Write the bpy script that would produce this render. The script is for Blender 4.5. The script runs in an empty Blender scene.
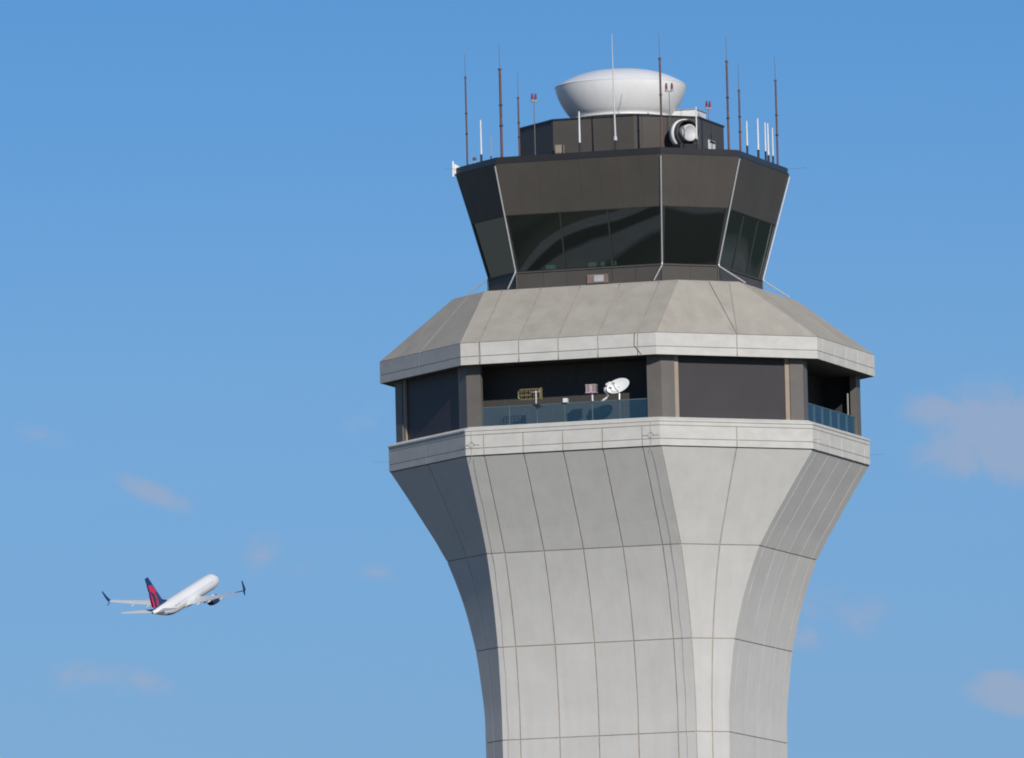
import bpy, bmesh, math, random
from mathutils import Vector, Matrix
random.seed(7)
S = bpy.context.scene
C = S.collection
PI = math.pi

# ------------------------------------------------------------------ camera
D0, PITCH, YAW, ROLL = 553.0017, 0.100495041, -0.010538802, -0.0244227815
cam_d = bpy.data.cameras.new('camera')
cam = bpy.data.objects.new('camera', cam_d); C.objects.link(cam)
fw = Vector((math.sin(YAW)*math.cos(PITCH), math.cos(YAW)*math.cos(PITCH), math.sin(PITCH)))
rt = Vector((math.cos(YAW), -math.sin(YAW), 0)); up = rt.cross(fw)
r2 = rt*math.cos(ROLL) + up*math.sin(ROLL); u2 = -rt*math.sin(ROLL) + up*math.cos(ROLL)
cam.matrix_world = Matrix(((r2.x, u2.x, -fw.x, 0), (r2.y, u2.y, -fw.y, -D0), (r2.z, u2.z, -fw.z, 1.7), (0, 0, 0, 1)))
cam_d.sensor_width = 36; cam_d.lens = 388.829
cam_d.clip_start = 1; cam_d.clip_end = 120000
S.camera = cam

# ------------------------------------------------------------------ light
SUN_AZ, SUN_EL = math.radians(21), math.radians(24)      # azimuth measured from straight behind the camera towards its right
sd = Vector((math.sin(SUN_AZ)*math.cos(SUN_EL), -math.cos(SUN_AZ)*math.cos(SUN_EL), math.sin(SUN_EL)))
sun_d = bpy.data.lights.new('sun', 'SUN'); sun_d.energy = 3.7; sun_d.angle = math.radians(0.53); sun_d.color = (1.0, 0.945, 0.86)
sun = bpy.data.objects.new('sun', sun_d); C.objects.link(sun)
sun.rotation_euler = sd.to_track_quat('Z', 'Y').to_euler()

W = bpy.data.worlds.new('World'); S.world = W; W.use_nodes = True
nt = W.node_tree; nt.nodes.clear()
N = nt.nodes.new; L = nt.links.new
out = N('ShaderNodeOutputWorld'); bg = N('ShaderNodeBackground'); L(bg.outputs[0], out.inputs[0])
sky = N('ShaderNodeTexSky'); sky.sky_type = 'NISHITA'; sky.sun_disc = False
sky.sun_elevation = SUN_EL
sky.sun_rotation = math.atan2(sd.x, sd.y)
sky.altitude = 300; sky.air_density = 1.0; sky.dust_density = 0.2; sky.ozone_density = 4.0
bg.inputs[1].default_value = 0.10
def mth(op, a, b=None, c=None):
    n = N('ShaderNodeMath'); n.operation = op
    for i, v in enumerate((a, b, c)):
        if v is None: continue
        if isinstance(v, (int, float)): n.inputs[i].default_value = v
        else: L(v, n.inputs[i])
    return n.outputs[0]
tc = N('ShaderNodeTexCoord'); sx = N('ShaderNodeSeparateXYZ'); L(tc.outputs['Generated'], sx.inputs[0])
el = mth('MULTIPLY', mth('ARCSINE', sx.outputs[2]), 57.2958)
az = mth('MULTIPLY', mth('ARCTAN2', sx.outputs[0], sx.outputs[1]), 57.2958)
# the air low over the horizon: clear and blue on this day
mr = N('ShaderNodeMapRange'); L(el, mr.inputs[0]); mr.inputs[1].default_value = 2.5; mr.inputs[2].default_value = 10.0
mx = N('ShaderNodeValToRGB'); L(mr.outputs[0], mx.inputs[0]); ce = mx.color_ramp.elements
ce[0].position = 0; ce[0].color = (.385,.51,.745,1); ce[1].position = 1; ce[1].color = (.285,.52,.80,1)
for p_, c_ in ((.17,(.378,.512,.755,1)),(.44,(.41,.572,.79,1)),(.62,(.345,.555,.80,1)),(.69,(.325,.545,.79,1))): q_ = ce.new(p_); q_.color = c_
TINT_TOP = (.72,.80,.90,1)
ml = N('ShaderNodeMix'); ml.data_type = 'RGBA'; ml.blend_type = 'MULTIPLY'; ml.inputs[0].default_value = 1
mr2 = N('ShaderNodeMapRange'); L(el, mr2.inputs[0]); mr2.inputs[1].default_value = 11; mr2.inputs[2].default_value = 35
mx2 = N('ShaderNodeMix'); mx2.data_type = 'RGBA'; L(mr2.outputs[0], mx2.inputs[0]); L(mx.outputs[0], mx2.inputs[6]); mx2.inputs[7].default_value = TINT_TOP
L(sky.outputs[0], ml.inputs[6]); L(mx2.outputs[2], ml.inputs[7])
# thin shreds of cloud, each at its own bearing and height: (bearing, elevation, half width, half height, tilt, amount)
nz = N('ShaderNodeTexNoise'); nz.inputs['Scale'].default_value = 260; nz.inputs['Detail'].default_value = 5; nz.inputs['Roughness'].default_value = .6; nz.inputs['Distortion'].default_value = .6
L(tc.outputs['Generated'], nz.inputs['Vector'])
nz2 = N('ShaderNodeTexNoise'); nz2.inputs['Scale'].default_value = 75; nz2.inputs['Detail'].default_value = 2
mpn = N('ShaderNodeMapping'); mpn.inputs['Scale'].default_value = (1, 1, 1.7); L(tc.outputs['Generated'], mpn.inputs[0]); L(mpn.outputs[0], nz2.inputs['Vector'])
CL = []
def bearing(px, py):
    d = fw + r2*((px-512)/11060.0) + u2*((379-py)/11060.0); d.normalize()
    return math.degrees(math.atan2(d.x, d.y)), math.degrees(math.asin(d.z))
PXD = 57.2958/11060
CLOUDS = [(1002,432,85,60,0,1.7),(935,412,58,24,0,1.05),(970,458,80,36,0,1.1),(1014,694,54,24,-8,1.6),(845,612,58,32,-12,.85),(812,636,44,18,0,.6),(95,676,66,22,-4,.95),(68,678,24,22,0,.85),(138,680,44,17,-16,.75),
          (152,492,50,14,-24,.8),(262,556,24,30,-32,.85),(288,572,32,14,0,.65),(368,422,36,26,-12,.65),(375,572,28,16,0,.55),(40,435,40,14,-20,.5)]
field = None
for px, py, hw, hh, tilt, amt in CLOUDS:
    a0, e0 = bearing(px, py); ct, st = math.cos(math.radians(tilt)), math.sin(math.radians(tilt))
    da = mth('SUBTRACT', az, a0); de = mth('SUBTRACT', el, e0)
    uu = mth('ADD', mth('MULTIPLY', da, ct/(hw*PXD)), mth('MULTIPLY', de, st/(hw*PXD)))
    vv = mth('ADD', mth('MULTIPLY', de, ct/(hh*PXD)), mth('MULTIPLY', da, -st/(hh*PXD)))
    r = mth('SQRT', mth('ADD', mth('MULTIPLY', uu, uu), mth('MULTIPLY', vv, vv)))
    f = mth('MULTIPLY', mth('MAXIMUM', mth('SUBTRACT', 1.15, r), 0), amt)
    field = f if field is None else mth('MAXIMUM', field, f)
nn = mth('ADD', mth('MULTIPLY', mth('SUBTRACT', nz.outputs[0], .5), 2.6), mth('MULTIPLY', mth('SUBTRACT', nz2.outputs[0], .5), 2.0))
dens = mth('ADD', field, mth('MULTIPLY', nn, mth('MINIMUM', mth('MULTIPLY', field, 1.6), .8)))
sm = N('ShaderNodeMapRange'); sm.interpolation_type = 'SMOOTHSTEP'; L(dens, sm.inputs[0]); sm.inputs[1].default_value = .05; sm.inputs[2].default_value = 1.15; sm.inputs[4].default_value = .62
cm = N('ShaderNodeMix'); cm.data_type = 'RGBA'; L(sm.outputs[0], cm.inputs[0]); L(ml.outputs[2], cm.inputs[6])
CLOUD_COL = (3.5, 4.05, 5.4, 1)
cm.inputs[7].default_value = CLOUD_COL
L(cm.outputs[2], bg.inputs[0])
S.view_settings.view_transform = 'Standard'; S.view_settings.look = 'None'
S.view_settings.exposure = 0; S.view_settings.gamma = 1; S.view_settings.use_curve_mapping = False
S.render.engine = 'CYCLES'
S.cycles.max_bounces = 8; S.cycles.transparent_max_bounces = 12
S.cycles.use_denoising = True
S.cycles.filter_width = 1.9

# ------------------------------------------------------------------ materials
def base(name):
    m = bpy.data.materials.new(name); m.use_nodes = True
    return m, m.node_tree, m.node_tree.nodes['Principled BSDF']
def mat(name, col, rough=.6, metal=0.0, var=.12, scale=1.2, island=.0, grime=None, gscale=(.5, .5, .12), gamt=.4, bump=.0, bscale=8, spec=.5, dr=0.0):
    """weathered surface: base colour, a fine and a broad noise, per-panel tone, and soft streaks of grime"""
    m, t, b = base(name); n = t.nodes.new; l = t.links.new
    b.inputs['Roughness'].default_value = rough; b.inputs['Metallic'].default_value = metal
    b.inputs['Specular IOR Level'].default_value = spec; b.inputs['Diffuse Roughness'].default_value = dr
    co = n('ShaderNodeTexCoord')
    a = n('ShaderNodeTexNoise'); a.inputs['Scale'].default_value = scale; a.inputs['Detail'].default_value = 6; a.inputs['Roughness'].default_value = .65
    l(co.outputs['Object'], a.inputs['Vector'])
    mr_ = n('ShaderNodeMapRange'); l(a.outputs[0], mr_.inputs[0]); mr_.inputs[1].default_value = .3; mr_.inputs[2].default_value = .7
    mr_.inputs[3].default_value = 1-var; mr_.inputs[4].default_value = 1+var
    val = mr_.outputs[0]
    if island:
        g = n('ShaderNodeNewGeometry'); q = n('ShaderNodeMapRange'); l(g.outputs['Random Per Island'], q.inputs[0])
        q.inputs[3].default_value = 1-island; q.inputs[4].default_value = 1+island
        u = n('ShaderNodeMath'); u.operation = 'MULTIPLY'; l(val, u.inputs[0]); l(q.outputs[0], u.inputs[1]); val = u.outputs[0]
    vm = n('ShaderNodeVectorMath'); vm.operation = 'SCALE'; l(val, vm.inputs[3])
    src = None
    if grime:
        mp = n('ShaderNodeMapping'); mp.inputs['Scale'].default_value = gscale; l(co.outputs['Object'], mp.inputs[0])
        gn = n('ShaderNodeTexNoise'); gn.inputs['Scale'].default_value = 1.0; gn.inputs['Detail'].default_value = 5; gn.inputs['Roughness'].default_value = .6; l(mp.outputs[0], gn.inputs['Vector'])
        gm = n('ShaderNodeMapRange'); l(gn.outputs[0], gm.inputs[0]); gm.inputs[1].default_value = .42; gm.inputs[2].default_value = .72; gm.inputs[4].default_value = gamt
        mm = n('ShaderNodeMix'); mm.data_type = 'RGBA'; l(gm.outputs[0], mm.inputs[0]); mm.inputs[6].default_value = (*col, 1); mm.inputs[7].default_value = (*grime, 1)
        l(mm.outputs[2], vm.inputs[0])
    else: vm.inputs[0].default_value = col
    l(vm.outputs[0], b.inputs['Base Color'])
    if bump:
        bn = n('ShaderNodeTexNoise'); bn.inputs['Scale'].default_value = bscale; bn.inputs['Detail'].default_value = 5; l(co.outputs['Object'], bn.inputs['Vector'])
        bp = n('ShaderNodeBump'); bp.inputs['Strength'].default_value = bump; bp.inputs['Distance'].default_value = .03; l(bn.outputs[0], bp.inputs['Height']); l(bp.outputs[0], b.inputs['Normal'])
    return m
M = {}
M['shaft']   = mat('shaft_concrete', (.55,.538,.515), .85, var=.04, scale=.8, island=.02, grime=(.475,.46,.435), gscale=(2.0,2.0,.11), gamt=.4, bump=.15, bscale=6, spec=.2, dr=.15)
M['band']    = mat('band_concrete', (.56,.548,.515), .85, var=.06, scale=1.5, island=.02, grime=(.45,.43,.40), gscale=(.9,.9,2.5), gamt=.4, bump=.15, spec=.2, dr=.15)
M['slope']   = mat('weathered_roof_concrete', (.378,.350,.302), .9, var=.05, scale=1.1, island=.03, grime=(.28,.255,.22), gscale=(1.2,1.2,.35), gamt=.5, bump=.25, bscale=5, spec=.15, dr=.15)
M['joint']   = mat('joint_sealant', (.40,.35,.285), .9, var=.25)
M['brown']   = mat('bronze_metal_cladding', (.074,.067,.059), .5, var=.08, scale=.6, island=.04, grime=(.065,.059,.054), gamt=.5, spec=.3)
M['seam']    = mat('cladding_seam', (.07,.064,.058), .6)
M['cap']     = mat('dark_coping_metal', (.038,.035,.034), .35, metal=.3, var=.1)
M['column']  = mat('bronze_column_cladding', (.135,.122,.108), .5, var=.08, grime=(.11,.10,.09), gscale=(1,1,.3))
M['tan']     = mat('tan_trim_metal', (.32,.255,.195), .5, var=.08)
M['panel']   = mat('dark_glazed_panel', (.054,.049,.051), .5, var=.08, scale=.4, spec=.25)
M['soffit']  = mat('dark_soffit_metal', (.06,.056,.052), .7)
M['inner']   = mat('gallery_wall_cladding', (.055,.05,.046), .6, var=.06)
M['mull']    = mat('dark_window_mullion', (.028,.027,.026), .45)
M['pipe']    = mat('galvanised_conduit', (.55,.55,.56), .35, metal=.4, var=.08)
M['white']   = mat('white_fibreglass', (.82,.82,.815), .35, var=.03, scale=.8, grime=(.70,.70,.68), gscale=(.9,.9,.5), gamt=.5)
M['whitep']  = mat('white_painted_metal', (.74,.74,.73), .4, var=.04)
M['rust']    = mat('red_oxide_antenna_tube', (.125,.055,.042), .6, var=.35, scale=2.5, grime=(.07,.06,.055), gscale=(2,2,1.2), gamt=.8)
M['whip']    = mat('thin_dark_whip', (.13,.12,.12), .5)
M['black']   = mat('black_rubber', (.02,.02,.022), .6)
M['grey']    = mat('grey_painted_metal', (.33,.34,.34), .5, var=.08)
M['red']     = mat('red_beacon_glass', (.17,.012,.04), .5)
M['yellow']  = mat('yellow_brass_wire', (.26,.215,.10), .4, metal=.2)
M['pink']    = mat('pinkish_white_plastic', (.48,.38,.375), .5)
M['pinkd']   = mat('mauve_plastic', (.27,.20,.22), .5)
M['rail']    = mat('teal_rail_post', (.085,.14,.15), .4)
M['floor']   = mat('floor_screed', (.18,.17,.16), .9)
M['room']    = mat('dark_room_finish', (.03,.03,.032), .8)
M['plane']   = mat('white_aircraft_paint', (.80,.80,.80), .3, var=.02, scale=.2)
M['wing']    = mat('light_grey_wing_paint', (.62,.63,.64), .35, var=.03, scale=.2)
M['navy']    = mat('navy_aircraft_paint', (.012,.035,.13), .3)
M['crim']    = mat('crimson_aircraft_paint', (.62,.015,.085), .3)
M['crimd']   = mat('dark_red_aircraft_paint', (.36,.03,.06), .3)
M['engine']  = mat('engine_bare_metal', (.25,.25,.26), .35, metal=.6)
M['drum']    = mat('dark_grey_drum_metal', (.06,.06,.065), .45, var=.1)
M['rodgrey'] = mat('aged_white_rod', (.55,.55,.54), .5)
M['rustb']   = mat('faded_red_brown_metal', (.20,.135,.12), .6, var=.15)
M['louvre']  = mat('pale_grey_louvre', (.42,.42,.45), .5, var=.2, scale=3)

def glassmat(name, tint, refl_tint, ior=1.5, bump=.0, bscale=.3, gl_rough=.0, boost=0.0):
    m = bpy.data.materials.new(name); m.use_nodes = True; t = m.node_tree; t.nodes.clear(); n = t.nodes.new; l = t.links.new
    o = n('ShaderNodeOutputMaterial'); mixs = n('ShaderNodeMixShader'); tr = n('ShaderNodeBsdfTransparent'); gl = n('ShaderNodeBsdfGlossy'); fr = n('ShaderNodeFresnel')
    tr.inputs[0].default_value = (*tint, 1); gl.inputs[0].default_value = (*refl_tint, 1); gl.inputs['Roughness'].default_value = gl_rough; fr.inputs[0].default_value = ior
    ad = n('ShaderNodeMath'); ad.operation = 'ADD'; l(fr.outputs[0], ad.inputs[0]); ad.inputs[1].default_value = boost; ad.use_clamp = True
    l(ad.outputs[0], mixs.inputs[0]); l(tr.outputs[0], mixs.inputs[1]); l(gl.outputs[0], mixs.inputs[2]); l(mixs.outputs[0], o.inputs[0])
    if bump:
        co = n('ShaderNodeTexCoord'); bn = n('ShaderNodeTexNoise'); bn.inputs['Scale'].default_value = bscale; bn.inputs['Detail'].default_value = 0
        l(co.outputs['Object'], bn.inputs['Vector']); bp = n('ShaderNodeBump'); bp.inputs['Strength'].default_value = 1; bp.inputs['Distance'].default_value = bump
        l(bn.outputs[0], bp.inputs['Height']); l(bp.outputs[0], gl.inputs['Normal'])
    return m
M['cabglass'] = glassmat('tinted_cab_glass', (.16,.19,.19), (.85,.97,.95), 2.3, bump=.028, bscale=.22, boost=.01)
M['railglass'] = glassmat('blue_tinted_rail_glass', (.86,.93,.93), (.85,.95,.95), 1.65, bump=.01, bscale=1.2, boost=.02)

# ------------------------------------------------------------------ mesh helpers
def link(name, bm, mats, parent=None, smooth=False, loc=None):
    me = bpy.data.meshes.new(name); bmesh.ops.recalc_face_normals(bm, faces=bm.faces[:]) if not getattr(bm, 'is_open', False) else None
    bm.to_mesh(me); bm.free()
    for m in (mats if isinstance(mats, (list, tuple)) else [mats]): me.materials.append(M[m])
    if smooth:
        for p in me.polygons: p.use_smooth = True
    o = bpy.data.objects.new(name, me); C.objects.link(o)
    if parent: o.parent = parent
    if loc: o.location = loc
    return o
def tag(o, label, cat=None, group=None, kind=None):
    if label: o['label'] = label
    if cat: o['category'] = cat
    if group: o['group'] = group
    if kind: o['kind'] = kind
    return o
def empty(name, loc=(0,0,0), rotz=0):
    o = bpy.data.objects.new(name, None); C.objects.link(o); o.location = loc; o.rotation_euler = (0,0,rotz); o.empty_display_size = .2
    return o
def box(bm, x0, x1, y0, y1, z0, z1, mi=0, mtx=None):
    v = [bm.verts.new((x, y, z)) for x in (x0, x1) for y in (y0, y1) for z in (z0, z1)]
    if mtx:
        for q in v: q.co = mtx @ q.co
    for f in ((0,1,3,2),(4,6,7,5),(0,4,5,1),(2,3,7,6),(0,2,6,4),(1,5,7,3)):
        fc = bm.faces.new([v[i] for i in f]); fc.material_index = mi
    return v
def tube(bm, pts, r, seg=8, mi=0, r1=None, caps=True):
    pts = [Vector(p) for p in pts]; k = len(pts); rings = []
    for i, p in enumerate(pts):
        d = (pts[min(i+1, k-1)] - pts[max(i-1, 0)]).normalized()
        ref = Vector((0,0,1)) if abs(d.z) < .9 else Vector((1,0,0))
        a = d.cross(ref).normalized(); b_ = d.cross(a)
        rr = r if r1 is None else r + (r1-r)*i/(k-1)
        rings.append([bm.verts.new(p + (a*math.cos(2*PI*j/seg) + b_*math.sin(2*PI*j/seg))*rr) for j in range(seg)])
    for i in range(k-1):
        for j in range(seg):
            f = bm.faces.new((rings[i][j], rings[i][(j+1)%seg], rings[i+1][(j+1)%seg], rings[i+1][j])); f.material_index = mi
    if caps:
        for rg in (rings[0], rings[-1]): f = bm.faces.new(rg); f.material_index = mi
def lathe(bm, prof, seg=48, mi=0, mtx=None):
    rings = []
    for r, z in prof:
        if r < 1e-4: rings.append([bm.verts.new((0,0,z))])
        else: rings.append([bm.verts.new((r*math.cos(2*PI*j/seg), r*math.sin(2*PI*j/seg), z)) for j in range(seg)])
    if mtx:
        for rg in rings:
            for v in rg: v.co = mtx @ v.co
    for A, B in zip(rings, rings[1:]):
        for j in range(seg):
            if len(A) == 1 and len(B) == 1: continue
            if len(A) == 1: f = bm.faces.new((A[0], B[j], B[(j+1)%seg]))
            elif len(B) == 1: f = bm.faces.new((A[j], A[(j+1)%seg], B[0]))
            else: f = bm.faces.new((A[j], A[(j+1)%seg], B[(j+1)%seg], B[j]))
            f.material_index = mi
def octv(a, c, z):
    """eight corners of a square of half width a with chamfered corners; its long sides are 2c wide"""
    return [Vector(p) for p in ((-a,-c,z),(-c,-a,z),(c,-a,z),(a,-c,z),(a,c,z),(c,a,z),(-c,a,z),(-a,c,z))]
def is_long(k): return k % 2 == 1            # sides 1,3,5,7 are the long ones
def facept(k, st, pos):
    V = octv(*st); A, B = V[k], V[(k+1) % 8]
    if is_long(k): return A + (B-A).normalized()*(pos + st[1])
    return A + (B-A)*pos
def face_normal(k):
    a = {1:-90, 2:-45, 3:0, 4:45, 5:90, 6:135, 7:180, 0:-135}[k]
    return Vector((math.cos(math.radians(a)), math.sin(math.radians(a)), 0))
def resamp(sts, frac):
    x = frac*(len(sts)-1); i = min(int(x), len(sts)-2); f = x-i
    return tuple(sts[i][j] + (sts[i+1][j]-sts[i][j])*f for j in range(3))
def panels(bm, rows, longcols, diagcols, gap=.04, depth=.04, mi=0, faces=range(8), hgap=.04, nsub=1, end_gap=False, edge={}, gapf={}):
    """raised panels on the sides; rows = lists of stations (a,c,z); cols = positions of the vertical joints"""
    for row in rows:
        tot = sum(math.dist(row[i], row[i+1]) for i in range(len(row)-1)) or 1
        cut = hgap/2/tot
        for k in faces:
            nn_ = face_normal(k); gap_ = gapf.get(k, gap)
            cols = longcols if is_long(k) else diagcols
            for ci in range(len(cols)-1):
                grid = []
                ns = max(len(row), nsub+1)
                for i in range(ns):
                    fr = cut + (1-2*cut)*i/(ns-1)
                    st = resamp(row, fr)
                    P = []
                    for s_, idx in ((0, ci), (1, ci+1)):
                        first, last = idx == 0, idx == len(cols)-1
                        pos = cols[idx]
                        if is_long(k):
                            if first: pos = -st[1]
                            if last: pos = st[1]
                            if not (first or last) or end_gap: pos += (gap_/2 if s_ == 0 else -gap_/2)
                            elif first and s_ == 0 and k in edge: pos += edge[k]
                        else:
                            w = (st[0]-st[1])*math.sqrt(2)
                            if not (first or last) or end_gap: pos += (gap_/2 if s_ == 0 else -gap_/2)/w
                            elif first and s_ == 0 and k in edge: pos += edge[k]/w
                        P.append(facept(k, st, pos))
                    grid.append(P)
                Fv = [[bm.verts.new(q) for q in g] for g in grid]
                Bv = [[bm.verts.new(q - nn_*depth) for q in g] for g in grid]
                for i in range(ns-1):
                    for quad in ((Fv[i][0],Fv[i][1],Fv[i+1][1],Fv[i+1][0]), (Fv[i][0],Fv[i+1][0],Bv[i+1][0],Bv[i][0]), (Fv[i][1],Bv[i][1],Bv[i+1][1],Fv[i+1][1])):
                        bm.faces.new(quad).material_index = mi
                for i, o_ in ((0,0),(ns-1,0)):
                    bm.faces.new((Fv[i][0],Bv[i][0],Bv[i][1],Fv[i][1])).material_index = mi
def shell(bm, sts, mi=0, close=False):
    rings = [[bm.verts.new(v) for v in octv(*s)] for s in sts]
    for A, B in zip(rings, rings[1:]):
        for k in range(8): bm.faces.new((A[k], A[(k+1)%8], B[(k+1)%8], B[k])).material_index = mi
    if close:
        bm.faces.new(rings[0]).material_index = mi; bm.faces.new(rings[-1]).material_index = mi
def slab(bm, a, c, z0, z1, mi=0): shell(bm, [(a,c,z0),(a,c,z1)], mi, True)

# ------------------------------------------------------------------ ground (lies below the frame, mirrors in the cab glass and lights the undersides)
def ground_mat():
    m, t, b = base('grass_and_concrete_apron'); n = t.nodes.new; l = t.links.new
    co = n('ShaderNodeTexCoord')
    a = n('ShaderNodeTexNoise'); a.inputs['Scale'].default_value = .022; a.inputs['Detail'].default_value = 1.5; a.inputs['Distortion'].default_value = 1.3; l(co.outputs['Object'], a.inputs['Vector'])
    cr = n('ShaderNodeValToRGB'); l(a.outputs[0], cr.inputs[0]); e = cr.color_ramp.elements
    e[0].position = .40; e[0].color = (.03,.045,.025,1); e[1].position = .43; e[1].color = (.14,.145,.08,1)
    for p, c_ in ((.455,(.15,.15,.09,1)),(.465,(.48,.46,.42,1)),(.50,(.46,.44,.41,1)),(.51,(.025,.04,.02,1)),(.55,(.03,.045,.025,1)),(.56,(.42,.41,.38,1)),(.60,(.44,.42,.39,1)),(.612,(.05,.06,.04,1)),(.66,(.10,.13,.07,1))):
        q = e.new(p); q.color = c_
    f = n('ShaderNodeTexNoise'); f.inputs['Scale'].default_value = .4; f.inputs['Detail'].default_value = 6; l(co.outputs['Object'], f.inputs['Vector'])
    mm = n('ShaderNodeMix'); mm.data_type = 'RGBA'; mm.blend_type = 'MULTIPLY'; mm.inputs[0].default_value = .5; l(cr.outputs[0], mm.inputs[6]); l(f.outputs[0], mm.inputs[7])
    # farther out the place is woods and fields
    ln_ = n('ShaderNodeVectorMath'); ln_.operation = 'LENGTH'; l(co.outputs['Object'], ln_.inputs[0])
    dm_ = n('ShaderNodeMapRange'); l(ln_.outputs['Value'], dm_.inputs[0]); dm_.inputs[1].default_value = 130; dm_.inputs[2].default_value = 420
    w = n('ShaderNodeTexNoise'); w.inputs['Scale'].default_value = .0022; w.inputs['Detail'].default_value = 2; l(co.outputs['Object'], w.inputs['Vector'])
    wr = n('ShaderNodeValToRGB'); l(w.outputs[0], wr.inputs[0]); wr.color_ramp.elements[0].position = .42; wr.color_ramp.elements[0].color = (.075,.09,.055,1); wr.color_ramp.elements[1].position = .58; wr.color_ramp.elements[1].color = (.36,.35,.29,1)
    m3 = n('ShaderNodeMix'); m3.data_type = 'RGBA'; l(dm_.outputs[0], m3.inputs[0]); l(mm.outputs[2], m3.inputs[6]); l(wr.outputs[0], m3.inputs[7])
    l(m3.outputs[2], b.inputs['Base Color']); b.inputs['Roughness'].default_value = .9
    M['ground'] = m
ground_mat()
bm = bmesh.new(); R_ = 45000
bm.faces.new([bm.verts.new((R_*math.cos(2*PI*i/64), R_*math.sin(2*PI*i/64), 0)) for i in range(64)])
tag(link('ground', bm, 'ground'), None, kind='structure')

# ------------------------------------------------------------------ the tower
TH = 0.303067576
T = empty('control_tower', (0,0,0), -TH)
tag(T, 'tall flared concrete airport control tower with chamfered corners and dark glazed cab', 'control tower')
CW = 5.02
prof = [(6.2,0),(6.2,30),(6.34,38.98),(6.345,40.38),(6.44,41.25),(6.555,42.25),(6.70,43.4),(6.915,44.4),(7.25,45.72),(7.62,46.83),(8.15,48.15),(8.74,49.2),(9.40,50.25),(10.22,51.55),(11.02,52.77)]
def aof(z):
    for (a0, z0), (a1, z1) in zip(prof, prof[1:]):
        if z <= z1: return a0 + (a1-a0)*(z-z0)/(z1-z0)
    return prof[-1][0]
def smooth_a(z):
    if z > 48.15 or z < 39: 
        return aof(z)
    return sum(aof(min(48.15, z+d)) for d in (-.5,-.25,0,.25,.5))/5 if z < 47.6 else aof(z)
LC = [-CW, -4.10, -2.05, 0, 2.05, 4.10, CW]
zrows = [0.05, 4.8, 9.4, 14.0, 18.6, 23.2, 27.8, 34.4, 38.98, 43.58, 48.15, 52.77]
rows = []
for z0, z1 in zip(zrows, zrows[1:]):
    nst = 16 if z0 > 33 else 2
    rows.append([(smooth_a(z0+(z1-z0)*i/nst), CW, z0+(z1-z0)*i/nst) for i in range(nst+1)])
bm = bmesh.new()
panels(bm, rows, LC, [0, .5, 1], gap=.07, depth=.04, hgap=.05, edge={2:.06,6:.06,3:.09,7:.09})
core = [(s[0]-.04, CW-.0165, s[2]) for r in rows for s in r[:-1]] + [(prof[-1][0]-.04, CW-.0165, 52.77)]
shell(bm, core, 1)
link('shaft', bm, ['shaft', 'joint'], T)

# concrete band round the gallery floor
bm = bmesh.new()
AB, CB = 11.08, 5.03
panels(bm, [[(AB,CB,52.79),(AB,CB,53.14)], [(AB,CB,53.14),(AB,CB,53.80)]], LC, [0,.5,1], gap=.055, depth=.045, hgap=.03, gapf={3:.13, 7:.13})
panels(bm, [[(AB,CB,53.80),(AB,CB,54.0)]], [-CB,CB], [0,1], gap=.03, depth=.045, hgap=.03)
shell(bm, [(AB-.045,CB-.0186,52.80),(AB-.045,CB-.0186,54.0)], 1)
shell(bm, [(AB-.6,CB-.24,52.78),(AB-.002,CB,52.78)], 0)
shell(bm, [(AB-.35,CB-.14,54.004),(AB+.035,CB+.015,54.004),(AB+.035,CB+.015,54.075),(AB-.28,CB-.12,54.235),(AB-.55,CB-.22,54.24),(AB-.56,CB-.23,53.9)], 0)
link('gallery_band', bm, ['band', 'joint'], T)
bm = bmesh.new(); slab(bm, AB-.2, CB-.08, 53.7, 54.0); link('gallery_floor', bm, 'floor', T)

# gallery level: corner columns, dark panels on the chamfers, open loggias with glass rails on the long sides
AW, CWL = 10.66, 5.05
ZG0, ZG1 = 54.0, 57.30
def rotk(k): return Matrix.Rotation(math.radians({1:0, 3:90, 5:180, 7:270}[k]), 4, 'Z')     # long side 1 faces -Y
dg = (AW-CWL)*math.sqrt(2)
for k in range(8):
    V = octv(AW, CWL, 0); P = V[k]; Pn, Pp = V[(k+1)%8], V[(k-1)%8]
    dn, dp = (Pn-P).normalized(), (Pp-P).normalized()
    ln = .74
    nn1 = face_normal(k); nn0 = face_normal((k-1)%8)
    pts = [P + dp*ln, P, P + dn*ln, P + dn*ln - nn1*.32, P - (nn0+nn1).normalized()*.4, P + dp*ln - nn0*.32]
    bm = bmesh.new()
    lo = [bm.verts.new((q.x,q.y,ZG0)) for q in pts]; hi = [bm.verts.new((q.x,q.y,ZG1)) for q in pts]
    bm.faces.new(lo); bm.faces.new(hi)
    for i in range(6): bm.faces.new((lo[i], lo[(i+1)%6], hi[(i+1)%6], hi[i]))
    link('column', bm, 'column', T)
for k in (0,2,4,6):
    n_ = face_normal(k); A, B = octv(AW, CWL, 0)[k], octv(AW, CWL, 0)[(k+1)%8]; u = (B-A).normalized()
    def dbox(bm, s0, s1, d0, d1, z0, z1, mi=0):
        v = [bm.verts.new(A + u*s + n_*d + Vector((0,0,z))) for s in (s0,s1) for d in (d0,d1) for z in (z0,z1)]
        for f in ((0,1,3,2),(4,6,7,5),(0,4,5,1),(2,3,7,6),(0,2,6,4),(1,5,7,3)): bm.faces.new([v[i] for i in f]).material_index = mi
    bm = bmesh.new(); dbox(bm, .98, dg-.98, -.28, -.16, ZG0, ZG1); link('glazed_panel', bm, 'panel', T)
    for s0 in (.745, dg-.985):
        bm = bmesh.new(); dbox(bm, s0, s0+.24, -.20, -.06, ZG0, ZG1); link('panel_trim', bm, 'tan', T)
BWD = 1.95
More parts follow.
